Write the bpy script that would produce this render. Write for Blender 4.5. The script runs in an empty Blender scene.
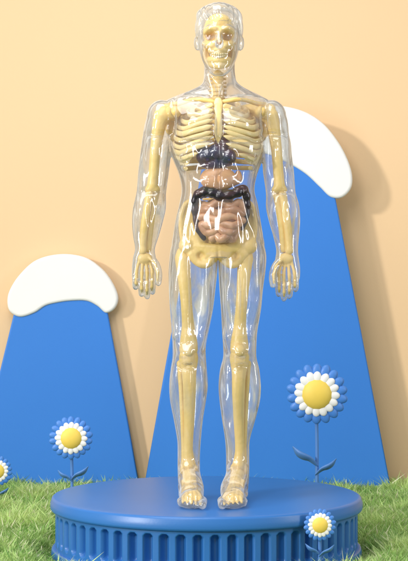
import bpy, math, random
import numpy as np
from mathutils import Vector, Matrix, noise
random.seed(4); rng = np.random.default_rng(4)
scene = bpy.context.scene
COL = scene.collection
PI = math.pi
CAMZ = 2.76; CAMD = 16.0

def W(px, py, y):
    f = (CAMD + y) / CAMD
    return ((px-204)/100*f, y, CAMZ + (280.5-py)/100*f)

# ------------------------------------------------------------ materials
def mat(name, color, rough=0.5, coat=0.0, var=0.0, vscale=3.0, bump=0.0, bscale=30.0, spec=0.5, color2=None):
    m = bpy.data.materials.new(name); m.use_nodes = True
    nt = m.node_tree; b = nt.nodes['Principled BSDF']
    b.inputs['Roughness'].default_value = rough
    b.inputs['Coat Weight'].default_value = coat
    b.inputs['Coat Roughness'].default_value = 0.12
    b.inputs['Specular IOR Level'].default_value = spec
    tc = nt.nodes.new('ShaderNodeTexCoord')
    n = nt.nodes.new('ShaderNodeTexNoise'); n.inputs['Scale'].default_value = vscale; n.inputs['Detail'].default_value = 4
    nt.links.new(tc.outputs['Object'], n.inputs['Vector'])
    mx = nt.nodes.new('ShaderNodeMix'); mx.data_type = 'RGBA'
    c = color; c2 = color2 or color
    mx.inputs[6].default_value = (c[0]*(1-var), c[1]*(1-var), c[2]*(1-var), 1)
    mx.inputs[7].default_value = (min(1, c2[0]*(1+var)), min(1, c2[1]*(1+var)), min(1, c2[2]*(1+var)), 1)
    if color2:
        rp = nt.nodes.new('ShaderNodeMapRange'); rp.inputs[1].default_value = .42; rp.inputs[2].default_value = .58
        nt.links.new(n.outputs['Fac'], rp.inputs[0]); nt.links.new(rp.outputs[0], mx.inputs[0])
    else: nt.links.new(n.outputs['Fac'], mx.inputs[0])
    nt.links.new(mx.outputs[2], b.inputs['Base Color'])
    if bump:
        n2 = nt.nodes.new('ShaderNodeTexNoise'); n2.inputs['Scale'].default_value = bscale; n2.inputs['Detail'].default_value = 3
        nt.links.new(tc.outputs['Object'], n2.inputs['Vector'])
        bp = nt.nodes.new('ShaderNodeBump'); bp.inputs['Strength'].default_value = bump; bp.inputs['Distance'].default_value = 0.02
        nt.links.new(n2.outputs['Fac'], bp.inputs['Height']); nt.links.new(bp.outputs['Normal'], b.inputs['Normal'])
    return m

M = {
 'wall': mat('peach_paint', (0.81, 0.57, 0.34), .85, var=.02, vscale=.5, bump=.06, bscale=60, spec=.2),
 'blue': mat('blue_matte', (0.040, 0.205, 0.66), .5, var=.03, vscale=1.2, bump=.05, bscale=60, spec=.3),
 'podium': mat('blue_satin', (0.027, 0.158, 0.48), .36, var=.04, vscale=2, bump=.03, bscale=50),
 'cap': mat('white_matte', (0.84, 0.83, 0.81), .7, var=.02, bump=.05, bscale=40, spec=.2),
 'petal_blue': mat('petal_blue', (0.06, 0.22, 0.64), .45, var=.06),
 'petal_white': mat('petal_white', (0.84, 0.84, 0.83), .5, var=.02),
 'yellow': mat('yellow_soft', (0.86, 0.62, 0.10), .5, var=.05, bump=.15, bscale=60),
 'stem': mat('stem_blue', (0.08, 0.22, 0.55), .5, var=.05),
 'bone': mat('cream_plastic', (0.82, 0.56, 0.185), .42, coat=.15, var=.14, vscale=5, bump=.35, bscale=16),
 'rib': mat('pale_cream_plastic', (0.81, 0.605, 0.27), .35, coat=.25, var=.10, vscale=6, bump=.2, bscale=25),
 'teeth': mat('ivory_plastic', (0.82, 0.69, 0.42), .35, var=.03),
 'purple': mat('dark_navy_plastic', (0.010, 0.012, 0.055), .2, coat=.4, vscale=5, bump=.3, bscale=12, color2=(0.06, 0.014, 0.04)),
 'dark': mat('dark_brown_plastic', (0.014, 0.009, 0.018), .28, coat=.35, vscale=5, bump=.3, bscale=18, color2=(0.075, 0.028, 0.022)),
 'maroon': mat('maroon_plastic', (0.12, 0.02, 0.035), .25, coat=.5, var=.3, vscale=8, bump=.15, bscale=25),
 'tan': mat('tan_plastic', (0.68, 0.36, 0.185), .35, coat=.3, var=.10, vscale=9, bump=.15, bscale=22),
 'pink': mat('brownish_plastic', (0.46, 0.22, 0.11), .38, coat=.3, vscale=7, bump=.2, bscale=22, color2=(0.66, 0.36, 0.19)),
 'soil': mat('soil', (0.12, 0.19, 0.05), .95, var=.3, vscale=6, bump=.5, bscale=20),
}

def shell_material():
    m = bpy.data.materials.new('clear_plastic'); m.use_nodes = True
    nt = m.node_tree; N = nt.nodes; L = nt.links
    for n in list(N): N.remove(n)
    out = N.new('ShaderNodeOutputMaterial')
    tc = N.new('ShaderNodeTexCoord')
    mp = N.new('ShaderNodeMapping'); mp.inputs['Scale'].default_value = (1, 1, .36)
    L.new(tc.outputs['Object'], mp.inputs['Vector'])
    n1 = N.new('ShaderNodeTexNoise'); n1.inputs['Scale'].default_value = 5; n1.inputs['Detail'].default_value = .6
    n1.inputs['Distortion'].default_value = .5
    L.new(mp.outputs[0], n1.inputs['Vector'])
    bp = N.new('ShaderNodeBump'); bp.inputs['Strength'].default_value = .58; bp.inputs['Distance'].default_value = .10
    L.new(n1.outputs['Fac'], bp.inputs['Height'])
    def math_(op, a=None, b=None, c=None, clamp=False):
        n = N.new('ShaderNodeMath'); n.operation = op; n.use_clamp = clamp
        for i, q in enumerate((a, b, c)):
            if q is None: continue
            if isinstance(q, (int, float)): n.inputs[i].default_value = q
            else: L.new(q, n.inputs[i])
        return n.outputs[0]
    lw = N.new('ShaderNodeLayerWeight'); lw.inputs['Blend'].default_value = .5
    L.new(bp.outputs[0], lw.inputs['Normal'])
    fac = lw.outputs['Facing']
    def ramp(stops):
        r = N.new('ShaderNodeValToRGB'); r.color_ramp.interpolation = 'LINEAR'
        e = r.color_ramp.elements
        while len(e) > 1: e.remove(e[-1])
        e[0].position = stops[0][0]; e[0].color = stops[0][1]
        for p, c in stops[1:]:
            q = e.new(p); q.color = c
        L.new(fac, r.inputs[0]); return r.outputs[0]
    g = lambda v: (v*.96, v*.985, min(1, v*1.03), 1)
    tcol = ramp([(0, g(.995)), (.30, g(.985)), (.41, g(.80)), (.49, g(.95)), (.59, g(.64)), (.70, g(.33)), (1, g(.12))])  # grey refracted rim of thick plastic put into the tint by view angle
    tr = N.new('ShaderNodeBsdfTransparent'); L.new(tcol, tr.inputs['Color'])
    df = N.new('ShaderNodeBsdfDiffuse'); df.inputs['Color'].default_value = (.95, .98, 1, 1)
    tl = N.new('ShaderNodeBsdfTranslucent'); tl.inputs['Color'].default_value = (.95, .98, 1, 1)
    L.new(bp.outputs[0], df.inputs['Normal'])
    md = N.new('ShaderNodeMixShader'); md.inputs[0].default_value = .4
    L.new(df.outputs[0], md.inputs[1]); L.new(tl.outputs[0], md.inputs[2])
    gl = N.new('ShaderNodeBsdfGlossy'); gl.inputs['Roughness'].default_value = .08
    L.new(bp.outputs[0], gl.inputs['Normal'])
    hz = N.new('ShaderNodeAttribute'); hz.attribute_name = 'painted_haze'
    st = N.new('ShaderNodeTexNoise'); st.inputs['Scale'].default_value = 7; st.inputs['Detail'].default_value = 2.5; st.inputs['Distortion'].default_value = 1.0
    L.new(mp.outputs[0], st.inputs['Vector'])
    streak = math_('POWER', math_('MULTIPLY', st.outputs['Fac'], 1.6), 4.5)
    base = math_('MULTIPLY', math_('MULTIPLY_ADD', streak, .16, .06), hz.outputs['Fac'])  # white reflection streaks painted on as diffuse haze
    v = lambda x: (x, x, x, 1)
    edge = ramp([(0, v(0)), (.32, v(.01)), (.43, v(.09)), (.51, v(.36)), (.58, v(.08)), (.70, v(.16)), (.82, v(.60)), (1, v(.75))])  # bright refraction bands along the rim painted as white diffuse
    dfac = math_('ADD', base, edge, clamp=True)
    m2 = N.new('ShaderNodeMixShader')
    L.new(dfac, m2.inputs[0]); L.new(tr.outputs[0], m2.inputs[1]); L.new(md.outputs[0], m2.inputs[2])
    gfac = math_('MULTIPLY_ADD', math_('POWER', fac, 3.5), .5, .10)
    m3 = N.new('ShaderNodeMixShader')
    L.new(gfac, m3.inputs[0]); L.new(m2.outputs[0], m3.inputs[1]); L.new(gl.outputs[0], m3.inputs[2])
    L.new(m3.outputs[0], out.inputs[0])
    return m
M['shell'] = shell_material()

# ------------------------------------------------------------ mesh helpers
def catmull(P, n):
    P = np.array(P, float)
    if len(P) < 3: 
        t = np.linspace(0, 1, n*(len(P)-1)+1)[:, None]; return P[0]*(1-t)+P[-1]*t
    Q = np.vstack([2*P[0]-P[1], P, 2*P[-1]-P[-2]]); out = []
    for i in range(1, len(Q)-2):
        for k in range(n):
            t = k/n
            out.append(.5*((2*Q[i]) + (-Q[i-1]+Q[i+1])*t + (2*Q[i-1]-5*Q[i]+4*Q[i+1]-Q[i+2])*t*t + (-Q[i-1]+3*Q[i]-3*Q[i+1]+Q[i+2])*t**3))
    out.append(P[-1]); return np.array(out)

class MB:
    def __init__(s): s.v = []; s.f = []
    def add(s, V, F):
        o = len(s.v); s.v += [tuple(map(float, p)) for p in V]; s.f += [tuple(i+o for i in f) for f in F]
    def rings(s, R):
        n = len(R[0]); V = []; F = []
        for r in R: V += list(r)
        for i in range(len(R)-1):
            for j in range(n):
                a = i*n+j; b = i*n+(j+1) % n; F.append((a, b, b+n, a+n))
        return V, F, n
    def ellip(s, c, r, rot=None, nu=20, nv=12):
        R = []
        for i in range(1, nv):
            t = PI*i/nv
            R.append([(math.sin(t)*math.cos(2*PI*j/nu)*r[0], math.sin(t)*math.sin(2*PI*j/nu)*r[1], -math.cos(t)*r[2]) for j in range(nu)])
        V, F, n = s.rings(R)
        V += [(0, 0, -r[2]), (0, 0, r[2])]; a = len(V)-2; b = a+1; k = (nv-2)*nu
        for j in range(nu):
            F.append((a, (j+1) % nu, j)); F.append((b, k+j, k+(j+1) % nu))
        V = np.array(V)
        if rot is not None: V = V @ np.array(rot.to_3x3()).T
        s.add(V + np.array(c), F)
    def tube(s, P, rad, seg=12, flat=None, n=6):
        P = np.array(P, float); rad = np.broadcast_to(np.array(rad, float), (len(P),))
        C = catmull(np.hstack([P, rad[:, None]]), n); P = C[:, :3]; rd = np.maximum(C[:, 3], 1e-4)
        T = np.gradient(P, axis=0); T /= np.linalg.norm(T, axis=1)[:, None] + 1e-9
        def cap(p, t, r, sgn): return [(p + sgn*t*r*math.sin(a), r*math.cos(a)) for a in (.5, 1.0, 1.35)]
        st = cap(P[0], T[0], rd[0], -1)[::-1]; en = cap(P[-1], T[-1], rd[-1], 1)
        PP = [a[0] for a in st] + list(P) + [a[0] for a in en]; RR = [a[1] for a in st] + list(rd) + [a[1] for a in en]
        TT = [T[0]]*3 + list(T) + [T[-1]]*3
        u = np.cross(TT[0], (0, 0, 1)); 
        if np.linalg.norm(u) < .1: u = np.cross(TT[0], (0, 1, 0))
        u /= np.linalg.norm(u); R = []
        for p, r, t in zip(PP, RR, TT):
            u = u - t*np.dot(u, t); u /= np.linalg.norm(u); w = np.cross(t, u)
            ring = [u*math.cos(2*PI*j/seg)*r + w*math.sin(2*PI*j/seg)*r for j in range(seg)]
            if flat is not None:
                ax = np.array(flat[0], float); ax /= np.linalg.norm(ax)
                ring = [q - ax*np.dot(q, ax)*(1-flat[1]) for q in ring]
            R.append([p+q for q in ring])
        V, F, k = s.rings(R)
        F.append(tuple(range(seg))[::-1]); F.append(tuple(len(V)-seg+j for j in range(seg)))
        s.add(V, F)
    def loft(s, secs, seg=28, n=4):
        C = catmull(secs, n); R = []
        for cx, cy, cz, ax, ay in C:
            R.append([(cx+ax*math.cos(2*PI*j/seg), cy+ay*math.sin(2*PI*j/seg), cz) for j in range(seg)])
        if C[0][2] > C[-1][2]: R = R[::-1]
        V, F, k = s.rings(R)
        F.append(tuple(range(seg))[::-1]); F.append(tuple(len(V)-seg+j for j in range(seg)))
        s.add(V, F)
    def lathe(s, prof, seg=128):
        R = [[(r*math.cos(2*PI*j/seg), r*math.sin(2*PI*j/seg), z) for j in range(seg)] for r, z in prof]
        V, F, k = s.rings(R); s.add(V, F)
    def build(s, name, m, parent=None, voxel=None, smooth=0, relief=None, shade=True, loc=None):
        me = bpy.data.meshes.new(name); me.from_pydata(s.v, [], s.f); me.update()
        if voxel:
            o = bpy.data.objects.new('tmp', me); COL.objects.link(o)
            r = o.modifiers.new('r', 'REMESH'); r.mode = 'VOXEL'; r.voxel_size = voxel
            if smooth:
                q = o.modifiers.new('s', 'SMOOTH'); q.factor = .5; q.iterations = smooth
            dg = bpy.context.evaluated_depsgraph_get()
            m2 = bpy.data.meshes.new_from_object(o.evaluated_get(dg))
            bpy.data.objects.remove(o); bpy.data.meshes.remove(me); me = m2; me.name = name
        if relief: relief(me)
        me.materials.clear(); me.materials.append(m)
        if shade: me.polygons.foreach_set('use_smooth', [True]*len(me.polygons))
        me.update()
        ob = bpy.data.objects.new(name, me); COL.objects.link(ob)
        if parent: ob.parent = parent
        if loc: ob.location = loc
        return ob

def tag(o, label=None, cat=None, group=None, kind=None):
    if label: o['label'] = label
    if cat: o['category'] = cat
    if group: o['group'] = group
    if kind: o['kind'] = kind
    return o
def empty(name, loc):
    o = bpy.data.objects.new(name, None); o.location = loc; o.empty_display_size = .1; COL.objects.link(o); return o

# ------------------------------------------------------------ setting
b = MB(); b.add([(-9, -14, 0), (9, -14, 0), (9, 5.1, 0), (-9, 5.1, 0)], [(0, 1, 2, 3)])
tag(b.build('ground', M['soil'], shade=False), 'dark green ground under the grass', 'ground', kind='structure')
b = MB(); b.add([(-9, 5, -.1), (9, 5, -.1), (9, 5, 9), (-9, 5, 9), (-9, 5.2, -.1), (9, 5.2, -.1), (9, 5.2, 9), (-9, 5.2, 9)],
      [(0, 1, 2, 3), (5, 4, 7, 6), (1, 5, 6, 2), (4, 0, 3, 7), (3, 2, 6, 7), (4, 5, 1, 0)])
tag(b.build('wall', M['wall'], shade=False), 'plain peach wall behind the blue mountain cutouts', 'wall', kind='structure')

PX = .025
def make_grass():
    n = 210000
    y = rng.uniform(-2.6, 4.93, n); x = rng.uniform(-1, 1, n)*(2.35 + .17*(y+2.6)*.55 + .2)
    rad = np.hypot(x-PX, y); ok = rad > 1.53; x = x[ok]; y = y[ok]; rad = rad[ok]; n = len(x)
    cl = np.array([noise.noise((a*1.7, c*1.7, 0)) for a, c in zip(x, y)])
    fine = np.array([noise.noise((a*6, c*6, 3)) for a, c in zip(x, y)])
    h = (.12 + .05*rng.random(n)) * (1 + .45*cl + .35*fine) * np.where(rng.random(n) < .06, 1.45, 1)
    near = np.clip((rad - 1.5)/.35, .35, 1); h = h*near
    w = .0075 + .006*rng.random(n)
    a = rng.uniform(0, 2*PI, n); la = a + rng.normal(0, .8, n) + fine*3; ln = h*rng.uniform(.15, .95, n)
    V = np.zeros((n, 5, 3))
    dx = np.cos(a)*w; dy = np.sin(a)*w; lx = -np.sin(la)*ln; ly = np.cos(la)*ln
    for k, (s, fr, hh) in enumerate([(-1, 0, 0), (1, 0, 0), (1, .3, .62), (-1, .3, .62), (0, 1, 1)]):
        ww = 1 if k < 2 else .75
        V[:, k, 0] = x + s*dx*ww + lx*fr; V[:, k, 1] = y + s*dy*ww + ly*fr; V[:, k, 2] = h*hh - .002
    V[:, :, 1] = np.minimum(V[:, :, 1], 4.985)
    me = bpy.data.meshes.new('grass')
    me.vertices.add(n*5); me.vertices.foreach_set('co', V.ravel())
    base = np.arange(n)[:, None]*5
    lp = (base + np.array([[0, 1, 2, 3, 3, 2, 4]])).ravel()
    me.loops.add(n*7); me.loops.foreach_set('vertex_index', lp)
    me.polygons.add(n*2)
    ls = (np.arange(n)[:, None]*7 + np.array([[0, 4]])).ravel()
    me.polygons.foreach_set('loop_start', ls)
    me.update(calc_edges=True); me.validate()
    g = np.clip(.5 + .9*cl + .25*rng.normal(0, 1, n), 0, 1)[:, None]
    c = np.array([.22, .45, .10])*(1-g) + np.array([.60, .76, .30])*g
    dry = rng.random(n) < .10; c[dry] = np.array([.85, .86, .55])
    c *= rng.uniform(.75, 1.25, (n, 1))
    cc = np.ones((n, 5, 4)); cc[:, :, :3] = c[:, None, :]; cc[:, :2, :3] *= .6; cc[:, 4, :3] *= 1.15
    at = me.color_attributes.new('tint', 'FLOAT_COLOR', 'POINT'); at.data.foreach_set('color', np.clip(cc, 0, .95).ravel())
    m = bpy.data.materials.new('grass_blades'); m.use_nodes = True; nt = m.node_tree; bs = nt.nodes['Principled BSDF']
    an = nt.nodes.new('ShaderNodeAttribute'); an.attribute_name = 'tint'
    nt.links.new(an.outputs['Color'], bs.inputs['Base Color']); bs.inputs['Roughness'].default_value = .5
    tl = nt.nodes.new('ShaderNodeBsdfTranslucent'); nt.links.new(an.outputs['Color'], tl.inputs['Color'])
    ms = nt.nodes.new('ShaderNodeMixShader'); ms.inputs[0].default_value = .4
    nt.links.new(bs.outputs[0], ms.inputs[1]); nt.links.new(tl.outputs[0], ms.inputs[2])
    nt.links.new(ms.outputs[0], nt.nodes['Material Output'].inputs[0])
    me.materials.append(m)
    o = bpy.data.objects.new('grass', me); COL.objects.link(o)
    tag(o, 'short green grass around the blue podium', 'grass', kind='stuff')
make_grass()

# ------------------------------------------------------------ mountains
def cutout(name, pts, y_front, thick, m, parent, bev=.02, smooth=False):
    P = [W(px, py, y_front) for px, py in pts]
    P = [(p[0], max(p[2], -.03)) for p in P]
    if smooth:
        Q = P[-2:] + P + P[:3]
        C = catmull([(a, c) for a, c in Q], 8); C = C[16:16+8*len(P)]
        P = [tuple(q) for q in C]
    cu = bpy.data.curves.new('c', 'CURVE'); cu.dimensions = '2D'; cu.fill_mode = 'BOTH'
    sp = cu.splines.new('POLY'); sp.points.add(len(P)-1); sp.use_cyclic_u = True
    for q, (a, c) in zip(sp.points, P): q.co = (a, c, 0, 1)
    cu.extrude = thick/2 - bev; cu.bevel_depth = bev; cu.bevel_resolution = 3; cu.offset = -bev
    o = bpy.data.objects.new('c', cu); COL.objects.link(o)
    me = bpy.data.meshes.new_from_object(o.evaluated_get(bpy.context.evaluated_depsgraph_get()))
    bpy.data.objects.remove(o)
    n = len(me.vertices); co = np.zeros(n*3); me.vertices.foreach_get('co', co); co = co.reshape(-1, 3)
    px, py, pz = parent.location
    new = np.stack([co[:, 0]-px, y_front + thick/2 - co[:, 2] - py, co[:, 1]-pz], 1)
    me.vertices.foreach_set('co', new.ravel()); me.name = name
    me.materials.clear(); me.materials.append(m); me.update()
    ob = bpy.data.objects.new(name, me); COL.objects.link(ob); ob.parent = parent
    return ob

yl = 4.80
r = empty('mountain_cutout', (W(57, 494, yl)[0], yl+.06, 0))
tag(r, 'smaller blue mountain cutout with a white cap at the left of the wall', 'mountain cutout')
cutout('slope', [(-31, 496), (-1, 374), (16, 304), (24, 285), (40, 270), (64, 264), (88, 270), (100, 283), (106, 304), (124, 400), (141, 496)], yl+.03, .09, M['blue'], r)
cutout('snow_cap', [(7, 303), (9, 291), (19, 275), (36, 260), (60, 254), (84, 257), (101, 268), (112, 282), (118, 297), (115, 308), (106, 313), (97, 306), (86, 301), (70, 301), (56, 303), (45, 306), (34, 313), (20, 317), (10, 312)], yl, .14, M['cap'], r, .035, True)
yr = 4.52
r = empty('mountain_cutout', (W(267, 494, yr)[0], yr+.06, 0))
tag(r, 'larger blue mountain cutout with a white cap behind the transparent figure', 'mountain cutout')
cutout('slope', [(142, 498), (170, 340), (196, 200), (203, 160), (225, 130), (266, 118), (305, 130), (326, 165), (336, 200), (363, 340), (393, 498)], yr+.03, .09, M['blue'], r)
cutout('snow_cap', [(187, 166), (186, 156), (194, 141), (211, 124), (236, 110), (267, 105), (298, 109), (322, 122), (340, 144), (351, 168), (352, 186), (343, 197), (331, 197), (320, 187), (306, 174), (288, 163), (267, 154), (245, 150), (228, 151), (216, 157), (206, 166), (195, 170)], yr, .14, M['cap'], r, .035, True)

# ------------------------------------------------------------ podium
root = empty('round_podium', (PX, 0, 0))
tag(root, 'round blue podium with a fluted side under the transparent figure', 'podium')
H = .62
prof = [(0.0001, H)] + [(x, H) for x in (.5, 1.0, 1.4)] + [(1.545-.035*(1-math.sin(a)), H-.035*(1-math.cos(a))) for a in np.linspace(0, PI/2, 7)]
prof += [(1.555, H-.06), (1.555, H-.105)] + [(1.555-.03*(1-math.cos(a)), H-.105-.03*math.sin(a)) for a in np.linspace(0.2, PI/2, 6)] + [(1.50, H-.14), (1.46, H-.14)]
b = MB(); b.lathe(prof, 192); b.build('top_slab', M['podium'], root)
NF = 60; K = 16; z0, z1 = .105, H-.139
b = MB(); R = []
zs = np.linspace(z0, z1, 44); R0 = 1.505
for z in zs:
    ring = []
    for j in range(NF*K):
        th = 2*PI*j/(NF*K); u = ((j % K)/K - .5)*2*PI*R0/NF
        hw_ = .048; zt = z1-.028-hw_; zb = .155+hw_
        dz = max(0, z-zt, zb-z); d = math.hypot(u, dz)/hw_
        g = max(0, 1-d**2.2)
        ring.append(((R0-.085*g**.55)*math.cos(th), (R0-.085*g**.55)*math.sin(th), z))
    R.append(ring)
V, F, k = b.rings(R); b.add(V, F); b.build('fluted_drum', M['podium'], root)
b = MB(); b.lathe([(1.45, .0), (1.53, .0)] + [(1.535+.012*math.sin(a), .056-.055*math.cos(a)) for a in np.linspace(0, PI, 11)] + [(1.51, .112), (1.46, .112)], 192)
b.build('base_rim', M['podium'], root)

# ------------------------------------------------------------ flowers
pm = {}
def petal_mesh(name, c, r, m):
    b = MB(); b.ellip(c, r, None, 16, 12); o = b.build(name, m); me = o.data; bpy.data.objects.remove(o); return me
pm['o'] = petal_mesh('outer_petal', (0, .02, .72), (.172, .10, .27), M['petal_blue'])
pm['i'] = petal_mesh('inner_petal', (0, -.07, .54), (.140, .08, .205), M['petal_white'])
b = MB(); b.ellip((0, -.06, 0), (.50, .24, .50), None, 40, 24)
ctr = b.build('flower_centre', M['yellow']); pm['c'] = ctr.data; bpy.data.objects.remove(ctr)
def flower(px, py, rpx, y, label, leaves, tilt=(0, 0)):
    c = Vector(W(px, py, y)); rr = rpx/100*(CAMD+y)/CAMD
    root = empty('daisy', (c.x, y+.22*rr, 0)); tag(root, label, 'flower', 'blue and white daisies with yellow centres')
    base = Vector((0, -.22*rr, c.z))
    tm = Matrix.Rotation(tilt[0], 4, 'X') @ Matrix.Rotation(tilt[1], 4, 'Z')
    for key, name, n, off in (('o', 'outer_petal', 18, 0), ('i', 'inner_petal', 16, .1)):
        for k in range(n):
            o = bpy.data.objects.new(name, pm[key]); COL.objects.link(o); o.parent = root
            jit = rng.normal(0, .015)
            o.matrix_local = Matrix.Translation(base) @ tm @ Matrix.Rotation(2*PI*(k+off)/n+jit, 4, 'Y') @ Matrix.Diagonal((rr, rr, rr*(1+rng.normal(0, .012)), 1))
    o = bpy.data.objects.new('flower_centre', pm['c']); COL.objects.link(o); o.parent = root
    o.matrix_local = Matrix.Translation(base) @ tm @ Matrix.Scale(rr, 4)
    sr = max(.018, .055*rr)
    b = MB(); b.tube([(0, 0, 0), (.02*rr, .02, c.z*.5), (0, 0, c.z*.85), (0, -.06*rr, c.z)], [sr*1.1, sr, sr, sr], 14)
    b.build('stem', M['stem'], root)
    for (sx, zz, ln) in leaves:
        b = MB(); z = CAMZ + (280.5-zz)/100*(CAMD+y)/CAMD; l = ln*rr
        b.tube([(0, 0, z-.25*l), (sx*.3*l, -.05*l, z+.02*l), (sx*.7*l, -.1*l, z+.2*l), (sx*1.0*l, -.08*l, z+.52*l)], [.1*l, .22*l, .27*l, .06*l], 14, flat=((-sx*.6, 0.6, 1), .4))
        b.build('leaf', M['stem'], root)
flower(317, 394, 31, 2.3, 'largest blue daisy with white inner petals in front of the big mountain', [(-1, 460, .75), (1, 470, .62)], (0.06, -.08))
flower(71, 438, 22, 2.0, 'blue daisy standing in front of the small mountain at left', [(-1, 478, .6), (1, 476, .75)], (0, .1))
flower(320, 525, 16.5, -1.32, 'smallest blue daisy in front of the podium side', [(-1, 552, .85), (1, 553, .85)], (-.05, 0))
flower(-3, 471, 15.5, 3.2, 'blue daisy cut off by the left edge of the photo', [(1, 494, .7)], (0, .1))

# ------------------------------------------------------------ anatomy figure
S = .01*(CAMD-.45)/CAMD
SOLE = 500.7
fig = empty('anatomy_model', ((218-204)*S, -.45, H+.002))
tag(fig, 'transparent standing human anatomy model with cream skeleton and organs on the podium', 'anatomy model')
def f(px, py, d=0): return ((px-218)*S, d*S, (SOLE-py)*S)
def secs(L, d0=0):
    out = []
    for py, l, rr, hd, *dd in L:
        c = f((l+rr)/2, py, (dd[0] if dd else d0)); out.append((c[0], c[1], c[2], (rr-l)/2*S, hd*S))
    return out
def el(b, px, py, d, rx, ry, rd, rot=None): b.ellip(f(px, py, d), (rx*S, rd*S, ry*S), rot)
def tb(b, pts, rad, **k): b.tube([f(*p) for p in pts], np.array(rad, float)*S, **k)

def reliefs(L, inflate=0.0, shell=False, amp=1.0):
    def fn(me):
        n = len(me.vertices); co = np.zeros(n*3); me.vertices.foreach_get('co', co); co = co.reshape(-1, 3)
        no = np.zeros(n*3); me.vertices.foreach_get('normal', no) ; no = no.reshape(-1, 3)
        px = co[:, 0]/S+218; py = SOLE-co[:, 2]/S; d = np.full(n, inflate*S)
        if inflate: d *= np.clip((SOLE-py)/8, 0.0, 1)
        front = np.clip(-no[:, 1]*1.6, 0, 1)
        dy = np.zeros(n)
        for it in L:
            x, y, sx, sy, a = it[:5]; mode = it[5] if len(it) > 5 else 'n'
            if mode == 'n': d += np.exp(-((px-x)/sx)**2 - ((py-y)/sy)**2)*a*S*front*(amp if y > 90 else 1)
            else:
                dy += np.clip(1.35*np.exp(-(((px-x)/sx)**2 + ((py-y)/sy)**2)**1.6), 0, 1)*a*S*front
        co = co + no*d[:, None]; co[:, 1] += dy
        me.vertices.foreach_set('co', co.ravel()); me.update()
        if shell:
            # whitish reflections painted in as haze, stronger on the back half, weaker at the belly
            belly = np.exp(-((px-218)/40)**4 - ((py-190)/70)**4)
            back = np.clip(no[:, 1]*1.3+.35, 0, 1)
            h = (1-.75*belly)*.55 + back*(3.6-1.8*belly)
            at = me.attributes.new('painted_haze', 'FLOAT', 'POINT'); at.data.foreach_set('value', h)
    return fn

def hand_paths():
    P = []
    for kx, tx, kn, tip in ((136.0, 135.6, 272, 290), (141.8, 141.6, 274, 297), (147.5, 147.2, 274, 299.5), (153.0, 152.4, 272, 295)):
        l = tip-kn
        P.append([(144+(kx-144)*.5, 256, 0), (kx, kn, -3), ((kx*2+tx)/3, kn+l*.42, -6), ((kx+2*tx)/3, kn+l*.74, -5), (tx, tip-2.5, -1)])
    P.append([(149, 257, -3), (156, 265, -8), (159, 274, -11), (158.5, 283, -11)])
    return P

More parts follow.
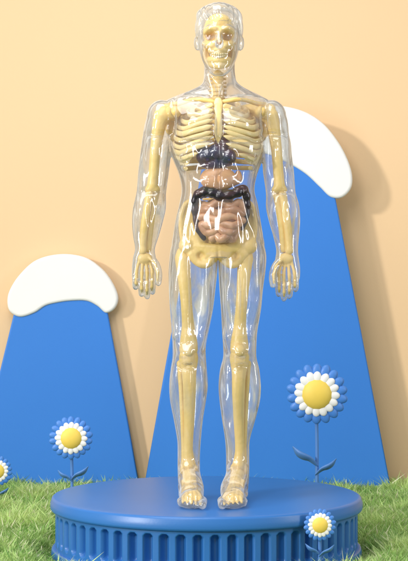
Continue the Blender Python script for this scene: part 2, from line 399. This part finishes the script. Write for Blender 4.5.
def body():
    b = MB()
    torso = [(74, 206, 233, 14, 2), (82, 204, 236, 15, 3), (86.5, 200, 241, 16, 4), (91, 191, 249, 18, 4), (96, 178, 260, 20, 4), (102, 165, 270, 22, 3), (111, 158, 277, 26, 1),
             (126, 163, 272, 30), (143, 167, 268, 32), (158, 173, 263, 31), (174, 179.5, 256.5, 28), (190, 182.5, 253.5, 26), (205, 180, 257, 26),
             (220, 176.5, 259.5, 28), (235, 174, 262, 30), (247, 173, 263.5, 29), (257, 182, 255, 22)]
    b.loft(secs(torso))
    legL = [(232, 177, 213, 22), (248, 172, 216.5, 25), (258, 170.5, 217, 25), (272, 169.5, 216.5, 25), (290, 170, 214.5, 24), (310, 171, 212, 22), (330, 172.5, 208, 18), (345, 173.5, 205, 17, -1), (358, 173.5, 205, 16, 0),
            (370, 171.5, 206, 17, 3), (386, 170, 207, 18, 5), (402, 171, 205, 16, 5), (420, 174.5, 202, 13, 4), (440, 178, 200, 12, 3), (455, 178.5, 199, 11, 3), (468, 178.5, 199, 11.5, 3), (485, 179, 199, 12, 3)]
    legR = [(232, 223, 259, 22), (248, 219.5, 264, 25), (258, 219, 265.5, 25), (272, 219.5, 264.5, 25), (290, 220.5, 262, 24), (310, 222, 260, 22), (330, 223, 256.5, 18), (345, 224, 255.5, 17, -1), (358, 224, 255.5, 16, 0),
            (370, 221, 258.5, 17, 3), (386, 219.5, 260, 18, 5), (402, 220.5, 259, 16, 5), (420, 223, 254.5, 13, 4), (440, 226, 249, 12, 3), (455, 227, 248.5, 11, 3), (468, 227, 248.5, 11.5, 3), (485, 227, 248, 12, 3)]
    b.loft(secs(legL)); b.loft(secs(legR))
    armL = [(106, 156, 172, 12, 2), (113, 150, 174, 16), (123, 146, 175, 17), (134, 144, 174, 17), (144, 142.5, 172, 16), (156, 141, 170, 16), (172, 139, 168, 14), (186, 138, 166, 13), (195, 137, 165, 12), (208, 134, 165, 13, -1), (222, 133, 162, 12, -2), (236, 134, 158, 10, -2), (249, 136, 154, 9, -2), (258, 134, 155, 8.5, -2), (266, 133, 156, 8, -2), (274, 133, 156, 6.5, -3), (279, 134, 155, 4.5, -3)]
    armR = [(106, 263, 278, 12, 2), (113, 261, 284, 16), (123, 260, 287, 17), (134, 260, 288, 17), (144, 262, 290, 16), (156, 263, 291, 16), (172, 264, 293, 14), (186, 266, 294, 12), (195, 267, 295, 12), (208, 267, 298, 13, -1), (222, 270, 299, 12, -2), (236, 274, 298, 10, -2), (250, 277, 297, 9, -2), (260, 276, 298, 8.5, -2), (268, 275, 299, 8, -2), (276, 275, 299, 6.5, -3), (281, 276, 298, 4.5, -3)]
    b.loft(secs(armL)); b.loft(secs(armR))
    el(b, 162, 117, 0, 14.5, 16, 18); el(b, 271, 117, 0, 14.5, 16, 18)
    for P in hand_paths():
        rads = [3.8, 3.1, 2.6, 2.4, 2.0][:len(P)]
        tb(b, P, rads); tb(b, [(431-x, y+2, d) for x, y, d in P], rads)
    for ax, tx, sg in ((189, 192, -1), (237.5, 232, 1)):
        tb(b, [(ax, 478, 7), (ax, 489, 12)], [9, 10.5])
        b.tube([f(ax, 450, 3), f(ax, 464, -1), f(ax*.8+tx*.2, 475, -11), f(tx, 484.5, -28), f(tx, 492, -52)], np.array([8, 9, 10.5, 11, 10.5])*S, flat=((0, .45, 1), .7))
        b.tube([f(ax, 493, 14), f(ax, 494.5, -5), f(tx, 495, -28), f(tx, 496, -54)], np.array([10, 10, 12, 12.5])*S, flat=((0, 0, 1), .42))
        for k in range(5):
            xx = tx + (k-2)*5.3
            kk = abs(k-(4 if sg < 0 else 0)); big = kk == 0
            tb(b, [(xx, 494, -52), (xx, 496.3, -70+kk*3.2)], [3.8 if big else 2.9, 3.4 if big else 2.4])
    head = [(8, 213, 225, 8, 2), (11, 207, 231, 14, 2), (17, 201, 237, 20, 1), (26, 198.5, 239.5, 25, 0), (36, 198.5, 239.5, 26, -1), (46, 199.5, 238.5, 25, -2), (54, 201, 237, 22, -4), (62, 203.5, 234.5, 19, -6), (69, 207, 231, 16, -9), (74, 211, 227, 11, -12), (77, 215, 223, 6, -13)]
    b.loft(secs(head))
    b.loft(secs([(58, 205, 234, 14, 3), (72, 205, 234, 15, 3), (84, 204, 236, 15, 3), (92, 203, 237, 15, 3)]))
    el(b, 197.5, 43, 1, 2.8, 7, 5); el(b, 240.5, 43, 1, 2.8, 7, 5)
    tb(b, [(219, 36, -25), (219, 43, -29.5), (219, 49.5, -33)], [2.0, 2.5, 3.6]); el(b, 219, 72, -19, 8, 5, 6)
    for k in range(9):
        a = (k-4)/4; q = 1-a*a
        tb(b, [(219+a*17+3, 27-5*q, -10-17.5*q), (219+a*18, 18-6*q, -8-14.5*q), (219+a*14, 11-4*q, -2)], [2.6, 4.2, 3.4])
    for s in (-1, 1):
        tb(b, [(219+s*17.5, 20, -10), (219+s*20, 29, -8), (219+s*20, 37, -4)], [4, 3.4, 2.6])
        tb(b, [(219+s*3, 33.5, -25.5), (219+s*9, 32, -24.5), (219+s*15, 34.5, -18)], [1.7, 2.2, 1.7])
        el(b, 219+s*9.5, 50, -17, 6, 6, 6)
        tb(b, [(218+s*9, 78, -6), (218+s*3, 100, -18)], [3.2, 2.6])
    L = [(196, 127, 15, 10, 4.4), (240, 127, 15, 10, 4.4), (218, 128, 3, 22, -3), (196, 143, 18, 2.6, -3), (240, 143, 18, 2.6, -3), (218, 175, 2.5, 28, -2), (218, 197, 3, 3, -3),
         (208, 158, 7, 5, 2), (228, 158, 7, 5, 2), (208, 172, 7, 5, 2), (228, 172, 7, 5, 2), (208, 187, 7, 6, 2), (228, 187, 7, 6, 2),
         (187, 168, 3, 3, 2), (185, 158, 3, 3, 2), (249, 168, 3, 3, 2), (251, 158, 3, 3, 2),
         (187, 352, 7, 6, 3.5), (240, 352, 7, 6, 3.5), (181, 335, 6, 8, 2.8), (197, 337, 6, 9, 3.4), (246, 335, 6, 8, 2.8), (231, 337, 6, 9, 3.4),
         (187, 300, 3, 34, -2.6), (242, 300, 3, 34, -2.6), (177, 292, 6, 30, 2.5), (253, 292, 6, 30, 2.5), (203, 298, 6, 26, 2.2), (230, 298, 6, 26, 2.2), (187, 366, 8, 3, -2.6), (240, 366, 8, 3, -2.6), (187, 341, 9, 3, -1.7), (240, 341, 9, 3, -1.7),
         (190, 395, 2.4, 28, 1.8), (237, 395, 2.4, 28, 1.8), (176, 385, 5, 20, 2), (254, 385, 5, 20, 2), (199, 380, 4, 16, 2), (229, 380, 4, 16, 2), (155, 153, 7, 14, 2.8), (278, 153, 7, 14, 2.8), (152, 192, 9, 3, -2.6), (281, 192, 9, 3, -2.6), (159, 136, 11, 2.6, -2.8), (274, 136, 11, 2.6, -2.8),
         (142, 212, 4, 14, 2), (294, 212, 4, 14, 2), (157, 210, 4, 12, 2), (276, 210, 4, 12, 2), (150, 215, 2, 14, -1.6), (285, 215, 2, 14, -1.6), (173, 122, 3, 14, -2.8), (264, 122, 3, 14, -2.8), (218, 104, 4, 4, -3), (195, 101, 14, 2.5, 2), (241, 101, 14, 2.5, 2),
         (210, 39.5, 5, 3, -2.6), (228, 39.5, 5, 3, -2.6), (219, 57, 7, 1.5, 1.8), (219, 61.8, 6, 1.5, 1.8), (219, 66, 6, 2, -1.6)]
    return b.build('body_shell', M['shell'], fig, voxel=.0115, smooth=3, relief=reliefs(L, inflate=1.0, shell=True, amp=1.9))
body()

BV = .0105
b = MB()
SK = .88
def sk(x, y, d): return (218.8+(x-218.5)*SK*.97, 40.5+(y-40)*SK, d*.88)
def sel(x, y, d, rx, ry, rd): el(b, *sk(x, y, d), rx*SK*.97, ry*SK, rd*.88)
def stb(P, r): tb(b, [sk(*p) for p in P], [q*SK for q in r])
sel(218.5, 31, 3, 19, 20, 21); sel(218.5, 24, -1, 16.5, 14, 18)
b.loft(secs([(30, 205.5, 232, 12.5, -5.5), (38, 204.8, 232.8, 13.5, -6.5), (45.5, 205.8, 231.8, 13, -7), (52, 209.5, 228.1, 12, -8), (58, 210.5, 227.1, 11.5, -8)]))
for s in (-1, 1):
    stb([(218.5+s*17, 44, 2), (218.5+s*15.5, 46, -11), (218.5+s*8, 49, -20)], [3, 3.8, 3.6])
    stb([(218.5+s*4, 30.5, -21), (218.5+s*10, 29.5, -20), (218.5+s*16, 34, -13)], [2.4, 2.8, 2.6])
    stb([(218.5+s*15, 45, 3), (218.5+s*14.5, 59, 0), (218.5+s*9.5, 68, -11), (218.5, 70.5, -17)], [3.6, 4.2, 4.2, 5])
stb([(218.5, 33, -20), (218.5, 41, -24)], [2, 2.2]); stb([(209, 54, -16), (218.5, 53.5, -20.5), (228, 54, -16)], [3.6, 3.8, 3.6])
stb([(208, 64, -13), (218.5, 65.5, -18), (229, 64, -13)], [4.2, 4.4, 4.2])
skull = b.build('skull', M['bone'], fig, voxel=.0085, smooth=4, relief=reliefs([(211.2, 38.7, 4.6, 3.6, 13, 'y'), (226.4, 38.7, 4.6, 3.6, 13, 'y'), (217.3, 47.2, 1.5, 2.6, 6, 'y'), (220.3, 47.2, 1.5, 2.6, 6, 'y'), (218.5, 22, 12, 6, 1), (207.5, 55, 2.4, 5, -1.6), (230, 55, 2.4, 5, -1.6)]))
b = MB()
for k in range(9):
    a = (k-4)/4
    for row in (0, 1): el(b, 218.8+a*7.6, (57.3+row*2.4)-2.4*a*a, -19.2+5*a*a, .95, 1.3, 1.2)
b.build('teeth', M['teeth'], skull)

pys = list(np.linspace(74, 98, 7)) + list(np.linspace(104, 168, 12)) + list(np.linspace(175, 207, 5))
def sd(py): return float(np.interp(py, [72, 90, 110, 140, 175, 195, 215], [6, 4, 10, 15, 8, 4, 10]))
b = MB(); tb(b, [(218, p, sd(p)) for p in pys[::3]] + [(218, 210, sd(210))], [4.8, 5, 5, 4, 4, 4, 4.5, 5, 5], n=8)
spine = b.build('spine', M['bone'], fig)
for p in pys:
    w = float(np.interp(p, [72, 98, 168, 207], [5.6, 6.4, 7, 9])); b = MB()
    b.lathe([(.001, -2.1*S), (w*.8*S, -2.1*S), (w*S, -1.6*S), (w*.86*S, 0), (w*S, 1.6*S), (w*.8*S, 2.1*S), (.001, 2.1*S)], 20)
    tw = 1.3 if p < 100 else 1.7
    b.tube([(-w*tw*S, 5*S, 0), (0, 5*S, .5*S), (w*tw*S, 5*S, 0)], [1.1*S, 1.7*S, 1.1*S]); b.tube([(0, 3*S, 0), (0, 12*S, -3*S)], [1.6*S, 1*S])
    b.build('vertebra', M['bone'], spine, loc=f(218, p, sd(p)))
def band(P, hh, tt, seg=10):
    P = catmull(P, 3); b = MB(); T = np.gradient(P, axis=0); T /= np.linalg.norm(T, axis=1)[:, None]; R = []
    n = len(P)
    for i, (p, t) in enumerate(zip(P, T)):
        out = np.cross(t, (0, 0, 1)); out /= np.linalg.norm(out)+1e-9; up = np.cross(out, t)
        e = min(1, (i+.3)/2, (n-i-.7)/2)
        R.append([p + out*math.cos(2*PI*j/seg)*tt*e + up*math.sin(2*PI*j/seg)*hh*e for j in range(seg)])
    V, F, k = b.rings(R); F.append(tuple(range(seg))[::-1]); F.append(tuple(len(V)-seg+j for j in range(seg))); b.add(V, F); return b
hw = [22, 31, 37, 40, 42, 43.5, 44, 44, 42.5, 40, 37.5, 34]
for i in range(12):
    bp_ = 97+6.2*i; fp = 107+5.3*min(i, 8); dip = 3.0+i*.8
    for s in (-1, 1):
        P = []
        tm = 1.0 if i < 7 else (.97, .88, .82, .76, .68)[i-7]
        for t in np.linspace(.02, tm, 15):
            a = PI*t; x = max(hw[i]*(max(0, math.sin(a))**.75), 5)
            d = 22*math.cos(a) if a < PI/2 else 27*math.cos(a)
            low = max(fp+dip+2, bp_+5)
            py = bp_ + (low-bp_)*min(1, t/.7)**1.1
            if t > .7: py = low - (low-fp)*((t-.7)/.3)**1.4
            P.append(f(218+s*x, py+.6*math.sin(7*t+i*1.7+s), d))
        band(P, (2.55+.25*math.sin(i*2.1+s))*S, 1.1*S).build('rib', M['rib'], fig)
b = MB(); b.tube([f(218, 104, -23), f(218, 108, -24.5), f(218, 113, -25.5), f(218, 121, -26.5), f(218, 130, -27), f(218, 137, -27), f(218, 142, -26.5), f(218, 145, -25.5)], np.array([4.2, 5, 4.2, 4, 4.3, 4.2, 2.8, 1.4])*S, 18, flat=((0, 1, 0), .28))
b.build('sternum', M['rib'], fig, voxel=.008, smooth=2)
for s in (-1, 1):
    X = lambda x: 218+s*x
    b = MB(); tb(b, [(X(5), 104.5, -20), (X(17), 102, -20), (X(27), 102, -15), (X(38), 104.5, -8), (X(47), 105.5, -3), (X(52), 108, 2)], [2.5, 2.2, 2.1, 2.3, 2.8, 3.4]); b.build('clavicle', M['bone'], fig)
    b = MB()
    el(b, X(36), 124, 12, 19, 22, 4, Matrix.Rotation(s*.25, 4, 'Y') @ Matrix.Rotation(s*.3, 4, 'Z'))
    tb(b, [(X(18), 110, 15), (X(36), 109, 11), (X(52), 109, 4)], [5, 7, 6]); tb(b, [(X(44), 114, 7), (X(48), 113, 0), (X(42), 113, -11)], [7.5, 7, 6])
    b.build('scapula', M['bone'], fig, voxel=BV, smooth=4)
# arms
for s in (-1, 1):
    X = (lambda x: x) if s < 0 else (lambda x: 432-x)
    b = MB(); el(b, X(164), 115, 0, 9, 9, 8)
    tb(b, [(X(162), 116, 0), (X(159), 126, 0), (X(155.5), 150, 0), (X(153.5), 175, 0), (X(152.5), 187, 0)], [8.6, 7, 5.6, 5.4, 6])
    el(b, X(149.5), 190, 0, 4.8, 4.4, 4.8); el(b, X(155.5), 190, 0, 5, 4.6, 4.8)
    b.build('humerus', M['bone'], fig, voxel=BV, smooth=5)
    b = MB(); tb(b, [(X(155), 192, 4), (X(153), 203, 3), (X(150), 225, 2), (X(148), 250, 1)], [5, 4.6, 4.2, 3.4]); b.build('ulna', M['bone'], fig, voxel=BV, smooth=3)
    b = MB(); tb(b, [(X(149.5), 195, -2), (X(147.5), 206, -3), (X(144.5), 226, -3), (X(143), 244, -2), (X(143), 251, -2)], [4.4, 4, 4.1, 4, 4.4]); b.build('radius', M['bone'], fig, voxel=BV, smooth=3)
    b = MB(); Y = 0 if s < 0 else 2
    XX = (lambda x: x) if s < 0 else (lambda x: 431-x)
    el(b, XX(145), 258.5, -2, 7.5, 5.5, 3.5)
    for P in hand_paths():
        P = [(XX(145+(x-145)*.93), 256+(y-256)*.94+Y, d-.3) for x, y, d in P]; n = len(P)
        for q in range(n-1):
            a0 = np.array(P[q]); a1 = np.array(P[q+1])
            tb(b, [tuple(a0), tuple((a0+a1)/2), tuple(a1)], [1.9, 1.5, 1.8] if q < n-2 else [1.7, 1.4, 1.1])
    b.build('hand_bones', M['bone'], fig, voxel=.008, smooth=1)
# pelvis : two broad solid blades inside the hips, wide at the crest and tapering to the crotch
b = MB()
for s in (-1, 1):
    X = lambda x: 218+s*x
    crest = catmull([(10, 207, 5), (19, 203, 1), (27, 202, -2), (33, 206, -4), (36, 215, -5), (36.5, 227, -5), (35, 240, -5)], 3)
    def ln(c, tgt, r0, r1, back=2.0):
        b.tube([f(X(c[0]), c[1], c[2]), f(X((c[0]+tgt[0])/2), (c[1]+tgt[1])/2, (c[2]+tgt[2])/2+back), f(X(tgt[0]), tgt[1], tgt[2])], np.array([r0, (r0+r1)/2+.6, r1])*S, flat=((0, 1, 0), .7))
    for c in crest:
        ln(c, (28, 247, -4), 2.8, 6); ln(c, (16, 250, -7), 2.8, 5); ln(c, (4, 236, -2), 2.8, 5)
    tb(b, [(X(a), c, d) for a, c, d in crest], [3.2]*len(crest))
    el(b, X(31), 246, -4, 8.5, 8.5, 6.5)
    for q in range(6):
        t = q/5; ln((29-3*t, 247+8*t, -5), (2, 248+8*t, -10), 4, 4, 0)
    tb(b, [(X(26), 254, -4), (X(20), 262, -5), (X(12), 265, -8), (X(4), 259, -10)], [5.8, 4.8, 4, 4.2])
b.loft(secs([(204, 206, 230, 7, 6), (218, 205, 231, 7, 6), (232, 206, 230, 6, 3), (246, 208, 228, 5, -3), (256, 211, 225, 4, -6)]))
b.build('pelvis', M['bone'], fig, voxel=BV, smooth=4, relief=reliefs([(201, 256, 3.6, 3.2, 3.5, 'y'), (235, 256, 3.6, 3.2, 3.5, 'y'), (218, 256, 1.2, 5, -1.5)]))
# legs
for s in (-1, 1):
    X = (lambda x: x+.6) if s < 0 else (lambda x: 427.4-x)
    b = MB(); el(b, X(188), 247, -1, 6.5, 6.5, 6.5)
    tb(b, [(X(187), 248, -1), (X(181.5), 253, 1)], [5, 6]); el(b, X(180.5), 255, 2, 5.3, 7.5, 6)
    tb(b, [(X(182), 258, 0), (X(183.5), 275, -2), (X(186), 305, -4), (X(187.5), 326, -1), (X(188), 341, 0), (X(188), 350, 0)], [8.2, 7.0, 5.9, 6.5, 8.8, 9.6])
    b.build('femur', M['bone'], fig, voxel=BV, smooth=4)
    b = MB(); el(b, X(188), 350, -9, 5.4, 6.4, 3.6); b.build('patella', M['bone'], fig)
    b = MB()
    tb(b, [(X(188), 357, 0), (X(188), 363, -1), (X(188.5), 374, -3), (X(189), 392, -3), (X(188.5), 420, 1), (X(187.5), 450, 3), (X(188.5), 466, 3)], [10, 9.4, 7.4, 6.6, 5.6, 5.0, 7])
    el(b, X(194), 469, 3, 3.4, 4.5, 4)
    b.build('tibia', M['bone'], fig, voxel=BV, smooth=4)
    b = MB(); tb(b, [(X(179.5), 364, 5), (X(180), 377, 5), (X(182), 420, 5), (X(183), 456, 5), (X(182.5), 472, 4)], [3.6, 2.8, 2.5, 2.5, 3.4]); b.build('fibula', M['bone'], fig)
    tx = 192 if s < 0 else 232; ax = 189 if s < 0 else 237.5
    b = MB(); el(b, ax, 474, 2, 7.2, 6, 9); tb(b, [(ax, 486, 16), (ax, 484, 2)], [6, 6])
    tb(b, [(ax, 475, -2), ((ax+tx)/2, 480, -14)], [7.2, 6.2])
    for k in range(5):
        x0 = ax+(k-2)*2.6; x1 = tx+(k-2)*4.2; kk = abs(k-(4 if s < 0 else 0))
        tb(b, [(x0, 480, -14), ((x0+x1)/2, 485.5, -28), (x1, 491, -46)], [2.6, 1.8, 2.1]); tb(b, [(x1, 492.5, -48), (x1, 495.5, -64+kk*3)], [1.8, 1.4])
    b.build('foot_bones', M['bone'], fig, voxel=.008, smooth=1)
# organs
b = MB(); el(b, 206, 158, -18, 10, 10, 9, Matrix.Rotation(-.4, 4, 'Y')); el(b, 217, 154, -19, 10, 9, 9); el(b, 227.5, 159, -18, 8.5, 9, 8, Matrix.Rotation(.4, 4, 'Y')); el(b, 214, 166, -19, 14, 5, 7); el(b, 202, 149, -15, 6, 6, 6)
b.build('liver', M['purple'], fig, voxel=.009, smooth=2)
b = MB(); el(b, 222, 145, -16, 8, 7.5, 8, Matrix.Rotation(.5, 4, 'Y')); tb(b, [(218, 141, -13), (216, 134, -10)], [3.5, 2.6])
b.build('heart', M['maroon'], fig, voxel=BV, smooth=2)
b = MB(); el(b, 218, 180, -16, 18.5, 12.5, 10)
tb(b, [(232, 183, -14), (238, 180, -13), (238, 174, -11)], [5, 4.4, 3])
b.build('stomach', M['tan'], fig, voxel=BV, smooth=6)
b = MB(); P = catmull([f(204, 239, -14), f(198, 230, -15), f(196, 219, -16), (f(195, 207, -17)), f(196.5, 198, -19), f(204, 193.5, -21), f(213, 194.5, -22.5), f(222, 197.5, -22.5), f(234, 195, -21.5), f(241.5, 191.5, -19), f(246, 198, -17), f(246.5, 208, -16), f(245.5, 219, -15), f(242, 229, -14)], 14)
b.tube(P, [(5.4+.45*math.sin(i*.55)+.3*math.sin(i*.21))*S*float(np.interp(i, [0, 20, 50, 66, 130, 146, 182], [.45, .55, .75, 1, 1, .72, .45])) for i in range(len(P))], 18, n=1)
b.build('large_intestine', M['dark'], fig)
b = MB(); P = []
rows = [(205.5, 203, 239), (212, 200, 242), (218.5, 200, 242), (225, 202, 241), (231.5, 206, 237), (238, 212, 232)]
for k, (y, a, c) in enumerate(rows):
    xs = np.linspace(a, c, 6); xs = xs if k % 2 == 0 else xs[::-1]
    for j, x in enumerate(xs): P.append(f(x, y+2.4*math.sin(j*2.1+k*1.7), -18+2.2*math.cos(j*1.9+k*2.3)-(1.5 if 0 < j < 5 else -2)))
b.tube(P, [4.0*S]*len(P), 14, n=6); el(b, 221, 216, -11, 22, 18, 8)
b.build('small_intestine', M['pink'], fig)

# ------------------------------------------------------------ light
w = bpy.data.worlds.new('World'); scene.world = w; w.use_nodes = True
bg = w.node_tree.nodes['Background']; bg.inputs[0].default_value = (1.0, .985, .96, 1); bg.inputs[1].default_value = .50
def sun(az, elv, st, ang, col):
    l = bpy.data.lights.new('sun', 'SUN'); l.energy = st; l.angle = math.radians(ang); l.color = col
    o = bpy.data.objects.new('key_sun', l); COL.objects.link(o); a = math.radians(az); e = math.radians(elv)
    o.rotation_euler = Vector((math.sin(a)*math.cos(e), math.cos(a)*math.cos(e), -math.sin(e))).to_track_quat('-Z', 'Y').to_euler()
sun(50, 15, 1.6, 4, (1, .96, .88))
def area(name, loc, target, size, power, col=(1, 1, 1)):
    l = bpy.data.lights.new(name, 'AREA'); l.shape = 'RECTANGLE'; l.size, l.size_y = size; l.energy = power; l.color = col
    o = bpy.data.objects.new(name, l); COL.objects.link(o); o.location = loc
    o.rotation_euler = (Vector(target)-Vector(loc)).to_track_quat('-Z', 'Y').to_euler()
area('top_fill', (-2, -3, 9.5), (0, 0, 1), (5, 5), 440)  # added fill lamp for the podium top and grass
area('front_fill', (-4, -11, 8), (0, 0, 2.5), (3, 3), 320)  # added fill lamp that brightens the bones inside the shell
area('left_rim_light', (-7, -5, 4), (0, 0, 3), (.8, 5.5), 220)  # added strip lamp for rim highlights on the shell
area('right_rim_light', (7.5, -4, 4), (0, 0, 3), (.7, 5.5), 190)  # added strip lamp, rim highlights on the opposite side

cam = bpy.data.cameras.new('camera'); co = bpy.data.objects.new('camera', cam); COL.objects.link(co)
co.location = (0, -CAMD, CAMZ); co.rotation_euler = (PI/2, 0, 0)
cam.sensor_width = 36; cam.sensor_fit = 'AUTO'; cam.lens = 36*CAMD/5.61; cam.clip_end = 100
scene.camera = co
scene.view_settings.view_transform = 'Standard'; scene.view_settings.look = 'None'
scene.view_settings.exposure = 0
